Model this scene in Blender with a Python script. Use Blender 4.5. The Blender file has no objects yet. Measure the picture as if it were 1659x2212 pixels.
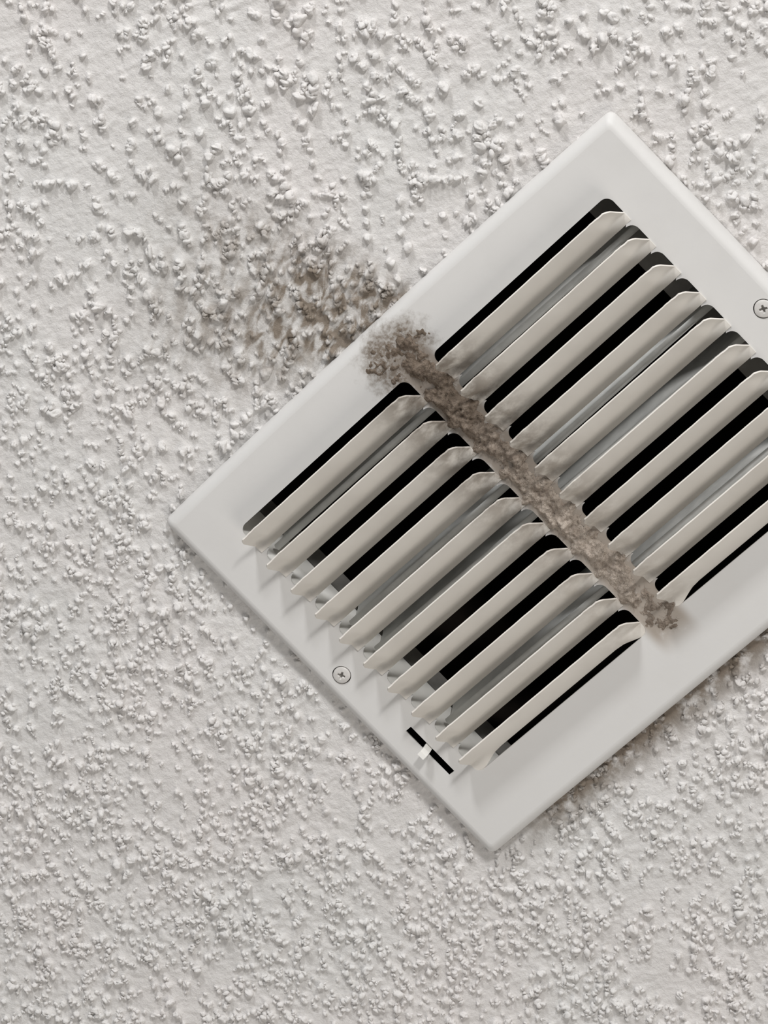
import bpy, bmesh, math, random
import numpy as np
from mathutils import Matrix, Vector

# ------------------------------------------------------------------ camera, world, lights
SC = bpy.context.scene
COL = SC.collection
MM = 0.001
ZC = 2.70                       # height of the vent's face; local millimetres (u, v, z) -> world (X, Y, Z)


def W(u, v, z):
    return Vector((u * MM, v * MM, ZC + z * MM))


R = [[0.6983760929407778, 0.6924834685836697, 0.1809350119438021],
     [-0.6209185661945497, 0.7119211377427772, -0.3280677182990336],
     [-0.35599293105857965, 0.11676874313513541, 0.9271645450851549]]
cam_data = bpy.data.cameras.new('camera')
cam = bpy.data.objects.new('camera', cam_data)
COL.objects.link(cam)
cam_data.sensor_fit = 'HORIZONTAL'
cam_data.sensor_width = 36.0
cam_data.lens = 6800.06 / 1659 * 36.0
cam_data.clip_start = 0.02
cm = Matrix(((R[0][0], -R[1][0], -R[2][0], 0), (R[0][1], -R[1][1], -R[2][1], 0),
             (R[0][2], -R[1][2], -R[2][2], 0), (0, 0, 0, 1)))
cm.translation = W(404.54665, -191.74328, -1195.90554)
cam.matrix_world = cm
SC.camera = cam

world = bpy.data.worlds.new('room_light')
SC.world = world
world.use_nodes = True
bg = world.node_tree.nodes['Background']
bg.inputs['Color'].default_value = (1.0, 0.975, 0.955, 1)
bg.inputs['Strength'].default_value = 0.275


def area_light(name, direction, dist, size, power, color):
    d = Vector(direction).normalized()
    ld = bpy.data.lights.new(name, 'AREA')
    ld.shape = 'RECTANGLE'
    ld.size, ld.size_y = size
    ld.energy = power
    ld.color = color
    o = bpy.data.objects.new(name, ld)
    COL.objects.link(o)
    o.location = W(0, 0, 0) + d * dist
    o.rotation_euler = d.to_track_quat('Z', 'Y').to_euler()
    return o


area_light('window_light_near', (0.75, -0.37, -0.54), 2.2, (0.20, 0.28), 23.5, (1.0, 0.985, 0.975))
area_light('window_light_far', (0.46, -0.81, -0.365), 2.4, (0.28, 0.26), 28.0, (0.98, 0.985, 1.0))
area_light('louver_fill_light', (-0.10, 0.74, -0.66), 2.4, (1.0, 1.0), 13.5, (1.0, 0.94, 0.87))  # added warm fill that lifts the louver faces, not a known lamp

SC.cycles.max_bounces = 5
SC.cycles.diffuse_bounces = 4
SC.cycles.glossy_bounces = 2
SC.cycles.transmission_bounces = 0
SC.cycles.use_adaptive_sampling = True
SC.cycles.adaptive_threshold = 0.03
SC.cycles.adaptive_min_samples = 16

SC.view_settings.view_transform = 'Standard'
SC.view_settings.look = 'None'
SC.view_settings.gamma = 1.0
SC.view_settings.use_curve_mapping = False
SC.view_settings.exposure = -0.05

rng = np.random.default_rng(7)
random.seed(7)


# ------------------------------------------------------------------ helpers
def link(name, me, mat=None, parent=None, smooth=False):
    o = bpy.data.objects.new(name, me)
    COL.objects.link(o)
    if mat and not me.materials:
        me.materials.append(mat)
    if parent:
        o.parent = parent
    if smooth:
        me.polygons.foreach_set('use_smooth', np.ones(len(me.polygons), bool))
    return o


def np_mesh(name, verts, faces):
    """verts (n,3) in local mm, faces (m,3|4) int -> mesh in metres (no ZC offset)."""
    me = bpy.data.meshes.new(name)
    verts = np.asarray(verts, np.float32) * MM
    faces = np.asarray(faces, np.int32)
    k = faces.shape[1]
    me.vertices.add(len(verts))
    me.vertices.foreach_set('co', verts.ravel())
    me.loops.add(faces.size)
    me.loops.foreach_set('vertex_index', faces.ravel())
    me.polygons.add(len(faces))
    me.polygons.foreach_set('loop_start', np.arange(0, faces.size, k, dtype=np.int32))
    me.polygons.foreach_set('loop_total', np.full(len(faces), k, np.int32))
    me.update(calc_edges=True)
    me.validate()
    return me


def grid_faces(nx, ny):
    i, j = np.meshgrid(np.arange(nx - 1), np.arange(ny - 1), indexing='ij')
    a = (i * ny + j).ravel()
    return np.stack([a, a + 1, a + ny + 1, a + ny], 1)


class Noise:
    """Tileable smooth value noise sampled at arbitrary points (mm)."""
    def __init__(self, seed, n=256):
        self.t = np.random.default_rng(seed).random((n, n)).astype(np.float32) * 2 - 1
        self.n = n

    def __call__(self, x, y, wl):
        x = np.asarray(x) / wl + 1000.37
        y = np.asarray(y) / wl + 1000.71
        xi = np.floor(x).astype(int)
        yi = np.floor(y).astype(int)
        fx = x - xi
        fy = y - yi
        fx = fx * fx * fx * (fx * (fx * 6 - 15) + 10)
        fy = fy * fy * fy * (fy * (fy * 6 - 15) + 10)
        n = self.n
        a = self.t[xi % n, yi % n]
        b = self.t[(xi + 1) % n, yi % n]
        c = self.t[xi % n, (yi + 1) % n]
        d = self.t[(xi + 1) % n, (yi + 1) % n]
        return (a * (1 - fx) + b * fx) * (1 - fy) + (c * (1 - fx) + d * fx) * fy


N1, N2, N3, N4, N5 = (Noise(s) for s in (11, 23, 37, 51, 77))


def sstep(a, b, x):
    t = np.clip((np.asarray(x, float) - a) / (b - a), 0, 1)
    return t * t * (3 - 2 * t)


def icosphere(sub):
    bm = bmesh.new()
    bmesh.ops.create_icosphere(bm, subdivisions=sub, radius=1.0)
    v = np.array([p.co[:] for p in bm.verts], np.float32)
    f = np.array([[q.index for q in p.verts] for p in bm.faces], np.int32)
    bm.free()
    return v, f


# ------------------------------------------------------------------ material helpers
class Mat:
    def __init__(self, name):
        self.m = bpy.data.materials.new(name)
        self.m.use_nodes = True
        self.t = self.m.node_tree
        self.b = self.t.nodes['Principled BSDF']

    def n(self, kind, **kw):
        x = self.t.nodes.new(kind)
        for k, v in kw.items():
            setattr(x, k, v)
        return x

    def l(self, a, b):
        self.t.links.new(a, b)

    def inp(self, sock, val):
        if hasattr(val, 'is_linked') or isinstance(val, bpy.types.NodeSocket):
            self.l(val, sock)
        else:
            sock.default_value = val

    def math(self, op, a, b=0.0, c=None, clamp=False):
        x = self.n('ShaderNodeMath', operation=op, use_clamp=clamp)
        self.inp(x.inputs[0], a)
        self.inp(x.inputs[1], b)
        if c is not None:
            self.inp(x.inputs[2], c)
        return x.outputs[0]

    def ss(self, v, a, b):
        """smoothstep of v from a (0) to b (1); a may be larger than b"""
        x = self.n('ShaderNodeMapRange', interpolation_type='SMOOTHSTEP')
        self.inp(x.inputs['Value'], v)
        if a < b:
            x.inputs['From Min'].default_value, x.inputs['From Max'].default_value = a, b
        else:
            x.inputs['From Min'].default_value, x.inputs['From Max'].default_value = b, a
            x.inputs['To Min'].default_value, x.inputs['To Max'].default_value = 1, 0
        return x.outputs[0]

    def pos(self):
        """position in the vent's millimetres: (vector, u, v, z)"""
        g = self.n('ShaderNodeNewGeometry')
        s = self.n('ShaderNodeVectorMath', operation='SUBTRACT')
        self.l(g.outputs['Position'], s.inputs[0])
        s.inputs[1].default_value = (0, 0, ZC)
        k = self.n('ShaderNodeVectorMath', operation='SCALE')
        self.l(s.outputs[0], k.inputs[0])
        k.inputs['Scale'].default_value = 1000
        x = self.n('ShaderNodeSeparateXYZ')
        self.l(k.outputs[0], x.inputs[0])
        return k.outputs[0], x.outputs[0], x.outputs[1], x.outputs[2]

    def noise(self, vec, scale, detail=3, rough=0.55, dist=0.0):
        x = self.n('ShaderNodeTexNoise')
        self.l(vec, x.inputs['Vector'])
        x.inputs['Scale'].default_value = scale
        x.inputs['Detail'].default_value = detail
        x.inputs['Roughness'].default_value = rough
        x.inputs['Distortion'].default_value = dist
        return x.outputs['Fac']

    def mix(self, f, a, b):
        x = self.n('ShaderNodeMix', data_type='RGBA')
        self.inp(x.inputs[0], f)
        for s, v in ((x.inputs[6], a), (x.inputs[7], b)):
            if isinstance(v, tuple):
                s.default_value = v + (1,)
            else:
                self.l(v, s)
        return x.outputs[2]

    def scalevec(self, vec, s, rot=0.0):
        x = self.n('ShaderNodeMapping')
        self.l(vec, x.inputs['Vector'])
        x.inputs['Scale'].default_value = s
        x.inputs['Rotation'].default_value = (0, 0, rot)
        return x.outputs[0]

    def bump(self, height, dist, strength=1.0):
        x = self.n('ShaderNodeBump')
        x.inputs['Strength'].default_value = strength
        x.inputs['Distance'].default_value = dist * MM
        self.l(height, x.inputs['Height'])
        self.l(x.outputs[0], self.b.inputs['Normal'])

    def done(self, color=None, rough=0.6, spec=0.3, metal=0.0):
        if color is not None:
            if isinstance(color, tuple):
                self.b.inputs['Base Color'].default_value = color + (1,)
            else:
                self.l(color, self.b.inputs['Base Color'])
        self.inp(self.b.inputs['Roughness'], rough)
        self.b.inputs['Specular IOR Level'].default_value = spec
        self.b.inputs['Metallic'].default_value = metal
        return self.m


DIRT = (0.175, 0.130, 0.085)


def ceiling_material():
    M = Mat('ceiling_spray_texture')
    p, u, v, z = M.pos()
    # fan of soot blown out of the vent towards -v
    du = M.math('ADD', u, 4.0)
    dv = M.math('ADD', v, 99.0)
    q = M.math('ADD', M.math('MULTIPLY', du, -0.57), M.math('MULTIPLY', dv, -0.82))
    c = M.math('ABSOLUTE', M.math('ADD', M.math('MULTIPLY', du, 0.82), M.math('MULTIPLY', dv, -0.57)))
    sx = M.math('ADD', M.math('MULTIPLY', u, 0.733), M.math('MULTIPLY', v, 0.680))
    ty = M.math('ADD', M.math('MULTIPLY', u, -0.680), M.math('MULTIPLY', v, 0.733))
    cb = M.n('ShaderNodeCombineXYZ')
    M.l(M.math('MULTIPLY', M.math('ADD', sx, M.math('MULTIPLY', ty, 0.35)), 0.21), cb.inputs[0])
    M.l(M.math('MULTIPLY', ty, 0.115), cb.inputs[1])
    streak = M.noise(cb.outputs[0], 1.0, 3, 0.55, 0.5)
    blot = M.noise(p, 0.05, 3, 0.6)
    wob = M.math('MULTIPLY', M.math('SUBTRACT', blot, 0.5), 16.0)
    wd = M.math('ADD', M.math('MULTIPLY', q, 0.26), 22.0)
    cross = M.ss(M.math('DIVIDE', M.math('ADD', c, wob), wd), 1.45, 0.25)
    along = M.ss(M.math('ADD', q, wob), 118.0, -8.0)
    ahead = M.ss(q, -25.0, -5.0)
    fan = M.math('MULTIPLY', M.math('MULTIPLY', cross, along), ahead)
    fan = M.math('POWER', fan, 0.72)
    fan = M.math('MULTIPLY', fan, M.math('ADD', M.math('MULTIPLY', M.ss(streak, 0.36, 0.64), 0.85), 0.20))
    fan = M.math('MULTIPLY', fan, M.math('ADD', M.ss(blot, 0.25, 0.6), 0.55))
    # grime creeping out from under the long edge at +v
    e1 = M.ss(v, 119.0, 98.0)
    e1 = M.math('MULTIPLY', e1, M.ss(v, 90.0, 96.0))
    e1 = M.math('MULTIPLY', e1, M.ss(u, -132.0, -85.0))
    e1 = M.math('MULTIPLY', e1, M.ss(u, 120.0, 30.0))
    e1 = M.math('MULTIPLY', e1, M.ss(M.noise(p, 0.16, 4, 0.6), 0.26, 0.58))
    # light grime beside the short edges
    e2 = M.math('ABSOLUTE', u)
    e2 = M.math('MULTIPLY', M.ss(e2, 137.0, 128.0), M.ss(M.math('ABSOLUTE', v), 104.0, 90.0))
    e2 = M.math('MULTIPLY', e2, M.ss(M.noise(p, 0.21, 4, 0.6), 0.42, 0.7))
    f = M.math('MAXIMUM', M.math('MULTIPLY', fan, 1.0), M.math('MULTIPLY', e1, 1.15))
    f = M.math('MAXIMUM', f, M.math('MULTIPLY', e2, 0.35), clamp=True)
    f = M.math('MULTIPLY', f, 0.86)
    tone = M.noise(p, 0.012, 2)
    base = M.mix(M.ss(tone, 0.3, 0.7), (0.715, 0.705, 0.688), (0.735, 0.708, 0.69))
    fleck = M.noise(p, 1.1, 2)
    base = M.mix(M.math('MULTIPLY', M.ss(fleck, 0.45, 0.7), 0.45), base, (0.80, 0.785, 0.75))
    col = M.mix(f, base, DIRT)
    h = M.noise(p, 0.45, 4, 0.72)
    h = M.math('MULTIPLY', h, 2.4)
    M.bump(h, 0.5, 0.5)
    return M.done(col, 0.78, 0.25)


def far_ceiling_material():
    M = Mat('ceiling_spray_texture_distant')
    p, u, v, z = M.pos()
    beads = M.n('ShaderNodeTexVoronoi', feature='F1')
    M.l(p, beads.inputs['Vector'])
    beads.inputs['Scale'].default_value = 0.2
    bead = M.math('MULTIPLY', M.ss(beads.outputs['Distance'], 0.6, 0.1), M.ss(M.noise(p, 0.06, 2), 0.35, 0.6))
    M.bump(bead, 3.0, 0.5)
    return M.done((0.745, 0.725, 0.705), 0.78, 0.25)


def steel_material(name, base, film=0.0, patch=0.0, rough=0.42):
    """white enamelled steel with the soot that sticks beside the central bar"""
    M = Mat(name)
    p, u, v, z = M.pos()
    n1 = M.noise(p, 0.16, 4, 0.6)
    n2 = M.noise(p, 0.045, 3)
    au = M.math('ABSOLUTE', u)
    if film:
        near = M.math('MULTIPLY', M.ss(au, 38.0, 6.0), M.ss(n1, 0.22, 0.66))
        near = M.math('MULTIPLY', near, M.math('ADD', M.math('MULTIPLY', M.ss(v, 70.0, -60.0), 0.55), 0.35))
        f = M.math('MAXIMUM', near, M.math('MULTIPLY', M.ss(n2, 0.35, 0.75), film))
    else:
        f = M.math('MULTIPLY', M.ss(n2, 0.4, 0.8), 0.05)
    if patch:
        a = M.math('DIVIDE', M.math('ADD', u, 3.0), 19.0)
        b = M.math('DIVIDE', M.math('ADD', v, 84.0), 17.0)
        r = M.math('SQRT', M.math('ADD', M.math('MULTIPLY', a, a), M.math('MULTIPLY', b, b)))
        n3 = M.noise(M.scalevec(p, (0.16, 0.16, 0.16), 0.6), 1.0, 6, 0.7)
        g = M.math('ADD', r, M.math('MULTIPLY', M.math('SUBTRACT', n3, 0.5), 1.15))
        g = M.math('MULTIPLY', M.ss(g, 1.12, 0.55), patch)
        g = M.math('MULTIPLY', g, M.math('ADD', M.math('MULTIPLY', M.ss(M.noise(p, 0.55, 4, 0.65), 0.35, 0.6), 0.45), 0.55))
        bar = M.math('MULTIPLY', M.ss(au, 12.0, 6.5), M.ss(v, 84.0, 70.0))
        bar = M.math('MULTIPLY', bar, M.ss(v, -100.0, -80.0))
        bar = M.math('MULTIPLY', bar, M.ss(n1, 0.1, 0.45))
        f = M.math('MAXIMUM', f, g)
        f = M.math('MAXIMUM', f, M.math('MULTIPLY', bar, 0.9))
    f = M.math('MULTIPLY', f, 0.9, clamp=True)
    soot = M.mix(M.ss(v, -40.0, 40.0), (0.165, 0.124, 0.086), (0.34, 0.28, 0.222))
    col = M.mix(f, base, soot)
    M.bump(M.noise(p, 0.5, 3, 0.55), 0.05, 0.5)
    ro = M.math('ADD', M.math('MULTIPLY', f, 0.4), rough, clamp=True)
    return M.done(col, ro, 0.35)


def plain(name, color, rough=0.6, spec=0.3, metal=0.0, var=0.15, scale=0.08):
    M = Mat(name)
    p, u, v, z = M.pos()
    n = M.noise(p, scale, 4)
    c2 = tuple(x * (1 - var) for x in color)
    return M.done(M.mix(M.ss(n, 0.3, 0.7), color, c2), rough, spec, metal)


def dust_material():
    M = Mat('lint_dust')
    p, u, v, z = M.pos()
    n = M.noise(p, 0.32, 4, 0.6)
    n2 = M.noise(p, 1.2, 3, 0.6)
    dark = M.mix(M.ss(n, 0.3, 0.7), (0.150, 0.116, 0.088), (0.245, 0.198, 0.157))
    pale = M.mix(M.ss(n, 0.3, 0.7), (0.42, 0.355, 0.298), (0.58, 0.51, 0.44))
    t = M.ss(M.math('ADD', v, M.math('MULTIPLY', n, 30.0)), -45.0, 35.0)
    low = M.math('MULTIPLY', t, M.ss(v, 74.0, 40.0))
    col = M.mix(M.math('ADD', M.math('MULTIPLY', low, 0.75), M.math('MULTIPLY', t, 0.15)), dark, pale)
    M.bump(n2, 0.7, 1.0)
    return M.done(col, 0.95, 0.05)


MAT_CEIL = ceiling_material()
MAT_PLATE = steel_material('white_enamel_plate', (0.725, 0.717, 0.698), 0.0, 1.0, 0.46)
MAT_LOUVER = steel_material('white_enamel_louver', (0.83, 0.795, 0.735), 0.10, 0.0, 0.55)
MAT_SCREW = plain('painted_screw', (0.70, 0.68, 0.65), 0.4, 0.4, 0, 0.12, 0.5)
MAT_DAMPER = plain('galvanised_damper', (0.74, 0.745, 0.72), 0.45, 0.4, 0.0, 0.2, 0.1)
MAT_FRAME = plain('painted_damper_frame', (0.84, 0.83, 0.79), 0.5, 0.3, 0, 0.06, 0.1)
MAT_COLLAR = plain('duct_sheet_metal', (0.30, 0.29, 0.27), 0.6, 0.3, 0.0, 0.3, 0.06)
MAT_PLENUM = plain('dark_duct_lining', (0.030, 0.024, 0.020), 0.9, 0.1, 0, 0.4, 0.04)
MAT_DUST = dust_material()

# ------------------------------------------------------------------ ceiling
U, V = 128.45, 98.5               # half size of the vent's outer edge
E1 = np.array([0.733, 0.680])
E2 = np.array([-0.680, 0.733])
ORG = np.array([-66.0, -34.0])
CEIL_Z = 7.0                      # ceiling surface lies behind the vent's face (mm)


def axis(lo, hi, step, far):
    core = np.arange(lo, hi + step * 0.5, step)
    out, d, x = [], step, hi
    while x < far:
        d = min(d * 1.12, 40.0)
        x += d
        out.append(x)
    left, d, x = [], step, lo
    while x > -far:
        d = min(d * 1.12, 40.0)
        x -= d
        left.append(x)
    return np.concatenate([left[::-1], core, out])


def to_uv(s, t):
    return ORG[0] + s * E1[0] + t * E2[0], ORG[1] + s * E1[1] + t * E2[1]


def thick(u, v):
    """how heavily the coat was sprayed here, 0..1"""
    s = (u - ORG[0]) * E1[0] + (v - ORG[1]) * E1[1]
    t = (u - ORG[0]) * E2[0] + (v - ORG[1]) * E2[1]
    a = sstep(-160, 150, t + 0.25 * np.abs(s))
    return a


def clump(u, v):
    return 0.5 + 0.5 * (0.6 * N1(u, v, 26.0) + 0.4 * N2(u, v, 11.0)) * 1.6


def ceil_height(u, v):
    """relief of the spray coat towards the room (mm)"""
    wu = u + 2.2 * N3(u, v, 7.0)
    wv = v + 2.2 * N4(u, v, 7.0)
    th = thick(u, v)
    h = 0.35 * N1(u, v, 70.0) + 0.35 * N2(wu, wv, 16.0)
    fine = N3(wu, wv, 3.6)
    rid = 1 - np.abs(N4(wu, wv, 5.2)) * 1.8
    cl = np.clip(clump(u, v), 0, 1)
    h = h + (0.16 + 0.60 * cl) * (0.55 + 0.45 * th) * (0.75 * np.maximum(fine, -0.25) + 0.55 * np.maximum(rid, 0) ** 2)
    # trowel-like smears running diagonally
    s = (u * 0.93 + v * 0.36)
    t = (-u * 0.36 + v * 0.93)
    h = h + 0.40 * np.maximum(N5(s * 0.32, t, 3.0), 0.0) * (0.4 + 0.6 * N1(u, v, 40.0))
    h = h + 0.14 * N5(u, v, 1.5)
    return h


# granules of the popcorn coat: too many and too small to count, one part of the ceiling
SPH = {k: icosphere(k) for k in (1, 2, 3)}      # 20, 80 and 320 triangles


def lay_granules():
    items = []

    def add(u, v, r, fine):
        if abs(u) < U + r * 0.6 and abs(v) < V + r * 0.6:
            return
        items.append((u, v, r, 3 if fine == 2 and r > 1.3 else fine))

    def sprinkle(n, box, rlo, rhi, fine, power):
        s = rng.uniform(box[0], box[1], n)
        t = rng.uniform(box[2], box[3], n)
        u, v = to_uv(s, t)
        th = thick(u, v)
        cl = np.clip(clump(u, v), 0, 1)
        acc = (0.50 + 0.50 * th) * (0.36 + 0.64 * sstep(0.22, 0.60, cl)) ** power
        ok = rng.random(n) < acc
        for uu, vv, t_ in zip(u[ok], v[ok], th[ok]):
            r = rng.uniform(rlo, rhi) * (1.08 - 0.20 * t_)
            if rng.random() < 0.12:
                r *= 1.25
            add(uu, vv, r, fine)
            k = rng.random()
            if k < 0.34:                       # a worm or a pair of fused beads
                ang = rng.uniform(0, 2 * math.pi)
                cu_, cv_ = uu, vv
                for _ in range(1 if k > 0.10 else rng.integers(2, 4)):
                    ang += rng.uniform(-0.6, 0.6)
                    cu_ += math.cos(ang) * r * 1.25
                    cv_ += math.sin(ang) * r * 1.25
                    add(cu_, cv_, r * rng.uniform(0.65, 0.95), fine)

    inner = (-180, 180, -250, 258)
    sprinkle(4300, inner, 1.0, 1.8, 2, 0.7)
    sprinkle(11000, inner, 0.70, 1.25, 2, 1.0)
    outer = (-340, 340, -400, 400)
    n0 = len(items)
    sprinkle(32000, outer, 0.8, 1.8, 1, 0.9)
    # no double coat inside the inner box
    fin = items[:n0]
    for it in items[n0:]:
        s = (it[0] - ORG[0]) * E1[0] + (it[1] - ORG[1]) * E1[1]
        t = (it[0] - ORG[0]) * E2[0] + (it[1] - ORG[1]) * E2[1]
        if not (inner[0] < s < inner[1] and inner[2] < t < inner[3]):
            fin.append(it)
    return fin


def make_granules(fin):
    vs, fs, off = [], [], 0
    iu = np.array([i[0] for i in fin])
    iv = np.array([i[1] for i in fin])
    ih = ceil_height(iu, iv)
    for (u, v, r, fine), h in zip(fin, ih):
        b, f = SPH[fine]
        a = rng.normal(size=(4, 3))
        ph = rng.uniform(0, 6.28, 4)
        d = np.zeros(len(b))
        for k in range(4):
            d += np.sin(b @ a[k] * (1.5 + 0.9 * k) + ph[k]) * (0.24, 0.22, 0.19, 0.16)[k]
        p = b * (1 + d)[:, None] * r
        st = rng.uniform(0.85, 1.25)
        ang = rng.uniform(0, math.pi)
        ca, sa = math.cos(ang), math.sin(ang)
        x = p[:, 0] * st
        y = p[:, 1] / st
        zz = p[:, 2] * rng.uniform(0.75, 1.15)
        px = x * ca - y * sa + u
        py = x * sa + y * ca + v
        pz = CEIL_Z - h - r * rng.uniform(0.15, 0.65) - zz
        vs.append(np.stack([px, py, pz], 1))
        fs.append(f[:, ::-1] + off)
        off += len(b)
    return np_mesh('popcorn_granules', np.concatenate(vs), np.concatenate(fs))


gs = axis(-190, 190, 0.70, 900)
gt = axis(-262, 268, 0.70, 900)
S, T = np.meshgrid(gs, gt, indexing='ij')
cu, cv = to_uv(S, T)
far = sstep(320, 230, np.abs(S)) * sstep(390, 305, np.abs(T))
hh = ceil_height(cu, cv) * far
GRANULES = lay_granules()
skirt = np.zeros_like(hh)
for (gu, gv, r, fine) in GRANULES:
    a = (gu - ORG[0]) * E1[0] + (gv - ORG[1]) * E1[1]
    b = (gu - ORG[0]) * E2[0] + (gv - ORG[1]) * E2[1]
    R2 = r * 2.3
    i0, i1 = np.searchsorted(gs, (a - R2, a + R2))
    j0, j1 = np.searchsorted(gt, (b - R2, b + R2))
    if i1 <= i0 or j1 <= j0:
        continue
    d2 = ((gs[i0:i1, None] - a) ** 2 + (gt[None, j0:j1] - b) ** 2) / (r * r)
    bump = 0.75 * r * np.exp(-d2 * 0.75)
    skirt[i0:i1, j0:j1] = np.maximum(skirt[i0:i1, j0:j1], bump)
hh = hh + skirt * (0.75 + 0.5 * N3(cu, cv, 2.4))
verts = np.stack([cu.ravel(), cv.ravel(), (CEIL_Z - hh).ravel()], 1)
faces = grid_faces(len(gs), len(gt))
fu = cu.ravel()[faces[:, 0]]
fv = cv.ravel()[faces[:, 0]]
keep = ~((np.abs(fu) < 121) & (np.abs(fv) < 90))
faces = faces[keep][:, ::-1]
used = np.zeros(len(verts), bool)
used[faces.ravel()] = True
remap = np.cumsum(used) - 1
me = np_mesh('ceiling', verts[used], remap[faces])
me.materials.append(MAT_CEIL)
me.materials.append(far_ceiling_material())
ku = ((verts[used][:, 0] - ORG[0]) * E1[0] + (verts[used][:, 1] - ORG[1]) * E1[1])[remap[faces[:, 0]]]
kt = ((verts[used][:, 0] - ORG[0]) * E2[0] + (verts[used][:, 1] - ORG[1]) * E2[1])[remap[faces[:, 0]]]
me.polygons.foreach_set('material_index', ((np.abs(ku) > 335) | (np.abs(kt) > 395)).astype(np.int32))
ceiling = link('ceiling', me, None, smooth=True)
ceiling.location = (0, 0, ZC)
ceiling['kind'] = 'structure'
ceiling['label'] = 'off-white ceiling with a rough sprayed popcorn texture around the vent'

gran = link('popcorn_granules', make_granules(GRANULES), MAT_CEIL, ceiling, smooth=True)
gran['kind'] = 'stuff'
gran['label'] = 'rough off-white popcorn granules'

# ------------------------------------------------------------------ the vent
vent = bpy.data.objects.new('air_vent', None)
COL.objects.link(vent)
vent.location = (0, 0, ZC)
vent.empty_display_size = 0.02
vent['label'] = 'white metal air vent with two banks of dusty louvers, screwed to the ceiling'
vent['category'] = 'vent'

PITCH, V0, SLOT = 14.4, -76.0, 9.1
BANKS = ((-106.0, -8.0), (6.8, 104.8))


UL, UR, VT, VB = -129.7, 127.9, -99.2, 99.8       # outer edges of the vent


def rounded_rect(ins, r, seg=5, n=10):
    """outline of the frame inset by ins, its long top edge bowed out a little"""
    u0, u1, v0, v1 = UL + ins, UR - ins, VT + ins, VB - ins
    pts = []
    cs = ((u1 - r, v1 - r, 0), (u0 + r, v1 - r, 90), (u0 + r, v0 + r, 180), (u1 - r, v0 + r, 270))
    for q, (cx, cy, a0) in enumerate(cs):
        for i in range(seg + 1):
            a = math.radians(a0 + 90 * i / seg)
            pts.append((cx + r * math.cos(a), cy + r * math.sin(a)))
        nx, ny, na = cs[(q + 1) % 4]
        e = (nx + r * math.cos(math.radians(na)), ny + r * math.sin(math.radians(na)))
        b = pts[-1]
        for i in range(1, n):
            f = i / n
            pts.append((b[0] + (e[0] - b[0]) * f, b[1] + (e[1] - b[1]) * f))
    out = []
    for x, y in pts:
        f = max(0.0, 1 - (2 * (x - UL) / (UR - UL) - 1) ** 2)
        g = max(0.0, 1 - (2 * (y - VT) / (VB - VT) - 1) ** 2)
        if y < 0:
            y -= 1.5 * f * (y / VT)
        if x > 0:
            x += 0.6 * g * (x / UR)
        out.append((x, y))
    return out


def bank_outline(u0, u1):
    rr = 3.6

    def side(ue, sg):
        pts = []
        for k in range(10):
            vk = V0 + PITCH * k
            for i in range(7):
                a = math.pi / 2 * i / 6
                pts.append((ue + sg * rr * (1 - math.sin(a)), vk + rr * (1 - math.cos(a))))
            pts.append((ue, vk + SLOT))
            if k < 9:
                pts.append((ue + sg * 1.0, vk + SLOT + 2.0))
                pts.append((ue + sg * 2.6, vk + PITCH - 1.0))
        vb = V0 + PITCH * 10
        for i in range(6):
            a = math.pi / 2 * i / 5
            pts.append((ue + sg * 3.0 * (1 - math.cos(a)), vb - 3.0 + 3.0 * math.sin(a)))
        return pts
    return side(u0, 1) + side(u1, -1)[::-1]


def plate_mesh():
    INS, DEP = 4.6, 6.3
    outer = rounded_rect(INS, 1.2)
    holes = [bank_outline(*b) for b in BANKS]
    holes.append([(-116.3, 34.2), (-113.2, 34.2), (-113.2, 60.6), (-116.3, 60.6)])
    for su in (-119.2, 118.9):
        holes.append([(su + 4.05 * math.cos(a * math.pi / 16), -1.6 + 4.05 * math.sin(a * math.pi / 16)) for a in range(32)])
    cd = bpy.data.curves.new('plate_outline', 'CURVE')
    cd.dimensions = '2D'
    cd.fill_mode = 'BOTH'
    cd.extrude = 0.4 * MM
    for pts in [outer] + holes:
        sp = cd.splines.new('POLY')
        sp.points.add(len(pts) - 1)
        for q, pt in zip(sp.points, pts):
            q.co = (pt[0] * MM, pt[1] * MM, 0, 1)
        sp.use_cyclic_u = True
    co = bpy.data.objects.new('plate_outline', cd)
    COL.objects.link(co)
    dg = bpy.context.evaluated_depsgraph_get()
    m0 = bpy.data.meshes.new_from_object(co.evaluated_get(dg))
    bpy.data.objects.remove(co)
    bm = bmesh.new()
    bm.from_mesh(m0)
    bpy.data.meshes.remove(m0)
    for vtx in bm.verts:
        vtx.co.z += 0.4 * MM                   # face at z = 0, back at 0.8 mm
    # rolled edge
    loops = []
    n = 9
    for i in range(n + 1):
        a = math.pi / 2 * i / n
        ins, z = INS * (1 - math.sin(a)), DEP * (1 - math.cos(a)) ** 1.0
        loops.append((ins, z, 1.2 + 1.9 * math.sin(a)))
    loops += [(0.0, DEP + 0.3, 3.1), (0.8, DEP + 0.3, 2.6), (0.9, DEP - 0.6, 2.5), (INS, 0.8, 1.2)]
    rings = []
    for ins, z, rad in loops:
        rings.append([bm.verts.new((x * MM, y * MM, z * MM)) for x, y in rounded_rect(ins, rad)])
    for a, b in zip(rings[:-1], rings[1:]):
        for i in range(len(a)):
            j = (i + 1) % len(a)
            f = bm.faces.new((a[i], b[i], b[j], a[j]))
            f.smooth = True
    bmesh.ops.recalc_face_normals(bm, faces=bm.faces)
    m = bpy.data.meshes.new('face_plate')
    bm.to_mesh(m)
    bm.free()
    return m


plate = link('face_plate', plate_mesh(), MAT_PLATE, vent)


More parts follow.
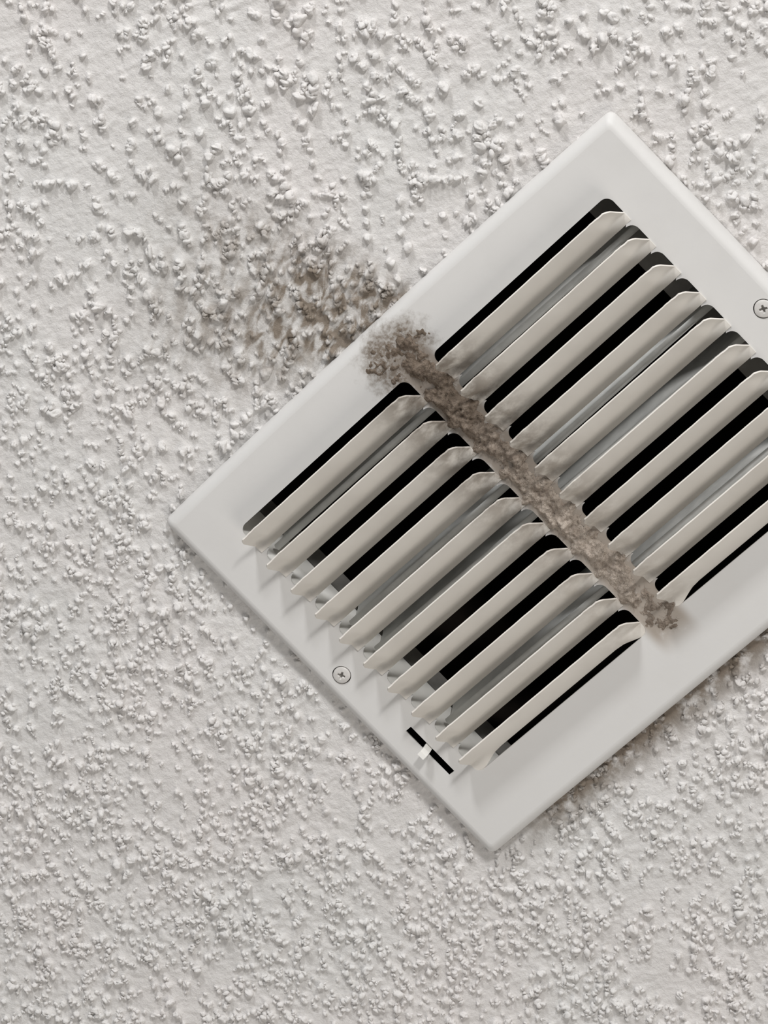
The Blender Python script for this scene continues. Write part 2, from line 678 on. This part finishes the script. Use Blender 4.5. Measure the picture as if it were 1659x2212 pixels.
# louvers: lanced blades, twisted out of the plate, free edge towards the room
def louver_mesh(foot=13.3, footz=1.2, neck=13.5, reach=10.0):
    L = BANKS[0][1] - BANKS[0][0]
    xs = np.concatenate([np.linspace(0, 12, 13), np.linspace(16, L - 16, 14), np.linspace(L - 12, L, 13)])
    ts = np.linspace(0, 1, 15)
    K = 0.55
    X, Tt = np.meshgrid(xs, ts, indexing='ij')
    # mid section
    mv = 2.75 + (foot - 2.75) * Tt
    mz = -10.6 + (10.6 + footz) * Tt
    bow = 0.7 * np.sin(math.pi * Tt)
    mv = mv + bow * 0.76
    mz = mz - bow * 0.65
    # end section: neck flush with the plate, blade above it standing free
    q = np.clip(Tt / K, 0, 1)
    g = np.clip((Tt - K) / (1 - K), 0, 1)
    ev = 2.9 + (9.3 - 2.9) * q + (neck - 9.3) * g
    ez = -10.5 * (1 - q) ** 0.9 - 0.08 + 0.4 * g
    e = np.minimum(X, L - X)
    b = sstep(0.0, reach, e)
    vv = ev * (1 - b) + mv * b
    zz = ez * (1 - b) + mz * b
    # the cut ends slope in towards the free edge
    w = np.clip(1 - Tt / K, 0, 1)
    il = 0.3 * w + 2.0 * np.clip((w - 0.7) / 0.3, 0, 1) ** 2
    ir = 2.3 * w + 1.6 * np.clip((w - 0.7) / 0.3, 0, 1) ** 2
    fx = X / L
    near_l = sstep(14, 0, X)
    near_r = sstep(14, 0, L - X)
    uu = X + il * near_l - ir * near_r
    jag = 0.08 * np.sin(X * 0.9) * np.sin(X * 0.37 + 1)
    verts = np.stack([uu.ravel(), (vv + jag * (Tt < 0.01)).ravel(), zz.ravel()], 1)
    m = np_mesh('louver', verts, grid_faces(len(xs), len(ts)))
    bm = bmesh.new()
    bm.from_mesh(m)
    bmesh.ops.recalc_face_normals(bm, faces=bm.faces)
    # thickness, built in
    bm.normal_update()
    geom = bmesh.ops.solidify(bm, geom=list(bm.faces), thickness=0.65 * MM)
    bmesh.ops.recalc_face_normals(bm, faces=bm.faces)
    for f in bm.faces:
        f.smooth = True
    for ed in bm.edges:
        if len(ed.link_faces) == 2 and ed.calc_face_angle(0) > 0.7:
            ed.smooth = False
    bm.to_mesh(m)
    bm.free()
    return m


lm = louver_mesh()
lm_last = louver_mesh(11.6, 0.2, 15.0, 15.0)
lm.materials.append(MAT_LOUVER)
lm_last.materials.append(MAT_LOUVER)
for bank, (u0, u1) in enumerate(BANKS):
    for k in range(10):
        o = bpy.data.objects.new('louver', lm if k < 9 else lm_last)
        COL.objects.link(o)
        o.parent = vent
        o.location = (u0 * MM, (V0 + PITCH * k) * MM, 0)
        o.rotation_euler = (random.uniform(-0.012, 0.012), 0, random.uniform(-0.001, 0.001))


# screws with a cross recess
def screw_mesh():
    n = 41
    rad = 3.7
    g = np.linspace(-1, 1, n)
    X, Y = np.meshgrid(g, g, indexing='ij')
    # square -> disc
    x = X * np.sqrt(1 - Y * Y / 2) * rad
    y = Y * np.sqrt(1 - X * X / 2) * rad
    r = np.sqrt(x * x + y * y)
    z = -0.85 * np.sqrt(np.clip(1 - (r / (rad * 1.05)) ** 2, 0, 1)) - 0.05
    z = np.where(r > rad * 0.985, 1.2, z)
    ca, sa = math.cos(0.5), math.sin(0.5)
    a, b = x * ca - y * sa, x * sa + y * ca
    wd = 0.42 + 0.25 * np.clip(1 - r / 1.2, 0, 1)
    inx = ((np.abs(a) < wd) & (np.abs(b) < 1.55)) | ((np.abs(b) < wd) & (np.abs(a) < 1.55))
    z = np.where(inx, 2.2 - 0.5 * r / 1.5, z)
    m = np_mesh('screw', np.stack([x.ravel(), y.ravel(), z.ravel()], 1), grid_faces(n, n)[:, ::-1])
    return m


sm = screw_mesh()
sm.materials.append(MAT_SCREW)
for su, rot in ((-119.2, 0.0), (118.9, 0.9)):
    o = link('screw', sm, None, vent)
    o.location = (su * MM, -1.6 * MM, 0)
    o.rotation_euler = (0, 0, rot)
    o['label'] = 'small cross-head screw painted white'


def box_bm(bm, u0, u1, v0, v1, z0, z1):
    vs = [bm.verts.new((u * MM, v * MM, z * MM)) for u in (u0, u1) for v in (v0, v1) for z in (z0, z1)]
    for f in ((0, 1, 3, 2), (4, 6, 7, 5), (0, 4, 5, 1), (2, 3, 7, 6), (0, 2, 6, 4), (1, 5, 7, 3)):
        bm.faces.new([vs[i] for i in f])


def bm_obj(name, bm, mat, parent, bevel=0.0):
    bmesh.ops.recalc_face_normals(bm, faces=bm.faces)
    if bevel:
        bmesh.ops.bevel(bm, geom=list(bm.edges), offset=bevel * MM, segments=2, affect='EDGES', profile=0.5)
    m = bpy.data.meshes.new(name)
    bm.to_mesh(m)
    bm.free()
    return link(name, m, mat, parent)


# damper behind the face
bm = bmesh.new()
FU0, FU1, FV0, FV1 = -106.4, 107.0, -80.5, 78.0
for a in ((FU0 - 1, FU0, FV0, FV1), (FU1, FU1 + 1, FV0, FV1), (FU0 - 1, FU1 + 1, FV0 - 1, FV0), (FU0 - 1, FU1 + 1, FV1, FV1 + 1)):
    box_bm(bm, *a, 0.9, 30.0)
frame = bm_obj('damper_frame', bm, MAT_FRAME, vent)

# lever slot shows the dark duct, so the frame's flange is notched there; the lever passes through it
bm = bmesh.new()
prof = [(-110.5, 7.0), (-113.6, 3.5), (-114.6, 0.0), (-115.2, -2.2), (-116.4, -3.6), (-118.0, -4.2)]
for (a0, z0), (a1, z1) in zip(prof[:-1], prof[1:]):
    q = [bm.verts.new((u * MM, v * MM, z * MM)) for u, z in ((a0, z0), (a1, z1)) for v in (44.0, 47.4)]
    bm.faces.new((q[0], q[1], q[3], q[2]))
bmesh.ops.remove_doubles(bm, verts=bm.verts, dist=1e-6)
bmesh.ops.recalc_face_normals(bm, faces=bm.faces)
bmesh.ops.solidify(bm, geom=list(bm.faces), thickness=0.8 * MM)
lever = bm_obj('damper_lever', bm, MAT_FRAME, vent)
lever['label'] = 'small white metal lever poking through the slit in the plate'


def damper_blade():
    # long blade standing nearly edge-on, with a rolled lip along its front edge
    prof = []
    for i in range(9):
        a = math.radians(200 - 200 * i / 8)
        prof.append((1.3 + 1.5 * math.cos(a), 1.6 - 1.6 * math.sin(a)))
    prof += [(2.2, 8.0), (1.2, 18.0), (-0.8, 30.0), (-3.0, 40.0)]
    L = 208.0
    vs, fs = [], []
    for x in (0, L):
        for pv, pz in prof:
            vs.append((x, pv, pz))
    n = len(prof)
    for i in range(n - 1):
        fs.append((i, i + 1, n + i + 1, n + i))
    m = np_mesh('damper_blade', vs, fs)
    bm = bmesh.new()
    bm.from_mesh(m)
    bmesh.ops.recalc_face_normals(bm, faces=bm.faces)
    bmesh.ops.solidify(bm, geom=list(bm.faces), thickness=0.6 * MM)
    for f in bm.faces:
        f.smooth = True
    bm.to_mesh(m)
    bm.free()
    m.materials.append(MAT_DAMPER)
    return m


dm = damper_blade()
for vb, rot in ((-60.0, 0.004), (-15.0, -0.006), (0.2, 0.010), (43.4, 0.003)):
    o = link('damper_blade', dm, None, vent)
    o.location = (-104.0 * MM, vb * MM, 9.0 * MM)
    o.rotation_euler = (0, 0, rot)

bm = bmesh.new()
box_bm(bm, 82.0, 92.0, -74.0, 66.0, 50.0, 51.2)
link_bar = bm_obj('damper_link_bar', bm, MAT_COLLAR, vent)

# ------------------------------------------------------------------ duct behind
duct = bpy.data.objects.new('duct', None)
COL.objects.link(duct)
duct.location = (0, 0, ZC)
duct['label'] = 'dark sheet-metal duct seen through the gaps between the louvers'
duct['kind'] = 'structure'
bm = bmesh.new()
for a in ((-110, -108.8, -82, 80), (108.8, 110, -82, 80), (-110, 110, -83.2, -82), (-110, 110, 80, 81.2)):
    box_bm(bm, *a, 37.0, 54.0)
bm_obj('collar', bm, MAT_COLLAR, duct)
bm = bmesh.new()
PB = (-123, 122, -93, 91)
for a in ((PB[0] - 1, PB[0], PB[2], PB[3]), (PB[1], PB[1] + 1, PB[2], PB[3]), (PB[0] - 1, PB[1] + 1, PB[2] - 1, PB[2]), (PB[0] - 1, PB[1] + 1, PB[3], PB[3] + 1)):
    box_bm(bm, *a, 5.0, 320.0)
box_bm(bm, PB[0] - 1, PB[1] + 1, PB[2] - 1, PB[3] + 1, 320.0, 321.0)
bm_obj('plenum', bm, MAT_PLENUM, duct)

# ------------------------------------------------------------------ dust caked on the central bar
du = np.arange(-24, 20.1, 0.45)
dv = np.arange(-97.5, 79.1, 0.45)
DU, DV = np.meshgrid(du, dv, indexing='ij')
wU = DU + 1.6 * N4(DU, DV, 4.0)
wV = DV + 1.6 * N5(DU, DV, 4.0)
lump = np.clip(0.5 + 0.85 * (0.55 * N1(wU, wV, 9.0) + 0.40 * N2(wU, wV, 4.0) + 0.30 * N3(wU, wV, 1.9) + 0.2 * N4(DU, DV, 1.0)), 0, 1.3)
edge = 1.8 * N4(DU, DV, 7.0) + 1.3 * N5(DU, DV, 3.0) + 0.8 * N3(DU, DV, 1.4)
in_slots = (DV > V0) & (DV < V0 + 144)
cellp = np.mod(DV - V0, PITCH) / PITCH
neck = np.where(in_slots, 3.2 * np.exp(-((cellp - 0.85) / 0.15) ** 2), 1.0)
half = np.where(in_slots, 7.0 + neck + 0.5 * edge, 6.5 + 1.5 * edge)
bar = sstep(0, 4.5, half - np.abs(DU + 0.6))
bar = bar * sstep(82, 66, DV + 2 * edge) * sstep(-97, -74, DV + 3 * edge)
rr = np.sqrt(((DU + 3.0) / 17.0) ** 2 + ((DV + 85.5) / 11.0) ** 2) + 0.20 * edge
pat = sstep(1.1, 0.2, rr) * (DV < V0 - 0.5)
fleck = np.clip(0.45 + 0.75 * (0.5 * N3(wU, wV, 2.3) + 0.5 * N5(DU, DV, 1.3)), 0, 1)
amt = 3.0 * (1 - 0.30 * sstep(-40, 60, DV))
Hd = np.maximum(bar * amt * (0.10 + 1.1 * lump), pat * 1.2 * fleck)
thr = 0.55
Z = -(Hd - thr)
faces = grid_faces(len(du), len(dv))
good = (Hd.ravel()[faces] > thr * 0.6).all(1)
faces = faces[good][:, ::-1]
verts = np.stack([DU.ravel(), DV.ravel(), Z.ravel()], 1)
used = np.zeros(len(verts), bool)
used[faces.ravel()] = True
remap = np.cumsum(used) - 1
dust = link('dust_buildup', np_mesh('dust_buildup', verts[used], remap[faces]), MAT_DUST, smooth=True)
dust.location = (0, 0, ZC)
dust['kind'] = 'stuff'
dust['label'] = 'brown lint and dust caked along the bar between the two louver banks'
dust['category'] = 'dust'


def fibres(n):
    vs, fs, off = [], [], 0
    cand = np.argwhere(Hd > 0.7)
    for _ in range(n):
        i, j = cand[rng.integers(len(cand))]
        p = np.array([du[i], dv[j], -(Hd[i, j] - thr)])
        d = rng.normal(size=3)
        d[2] = -abs(d[2]) * 0.55
        d /= np.linalg.norm(d)
        ln = rng.uniform(0.8, 3.6)
        seg = 5
        pts = []
        curl = rng.normal(size=3) * 0.5
        for s in range(seg + 1):
            pts.append(p.copy())
            p = p + d * ln / seg
            d = d + curl * 0.35 + np.array([0, 0, 0.12])
            d /= np.linalg.norm(d)
        r = rng.uniform(0.03, 0.065)
        for s, q in enumerate(pts):
            for a in range(3):
                an = a * 2.094
                vs.append(q + r * (1 - 0.6 * s / seg) * np.array([math.cos(an), math.sin(an), 0.6 * math.cos(an + 1)]))
        for s in range(seg):
            for a in range(3):
                b = (a + 1) % 3
                fs.append((off + s * 3 + a, off + s * 3 + b, off + s * 3 + 3 + b, off + s * 3 + 3 + a))
        off += 3 * (seg + 1)
    return np_mesh('lint_fibres', vs, fs)


fib = link('lint_fibres', fibres(3500), MAT_DUST, dust, smooth=True)
fib['kind'] = 'stuff'
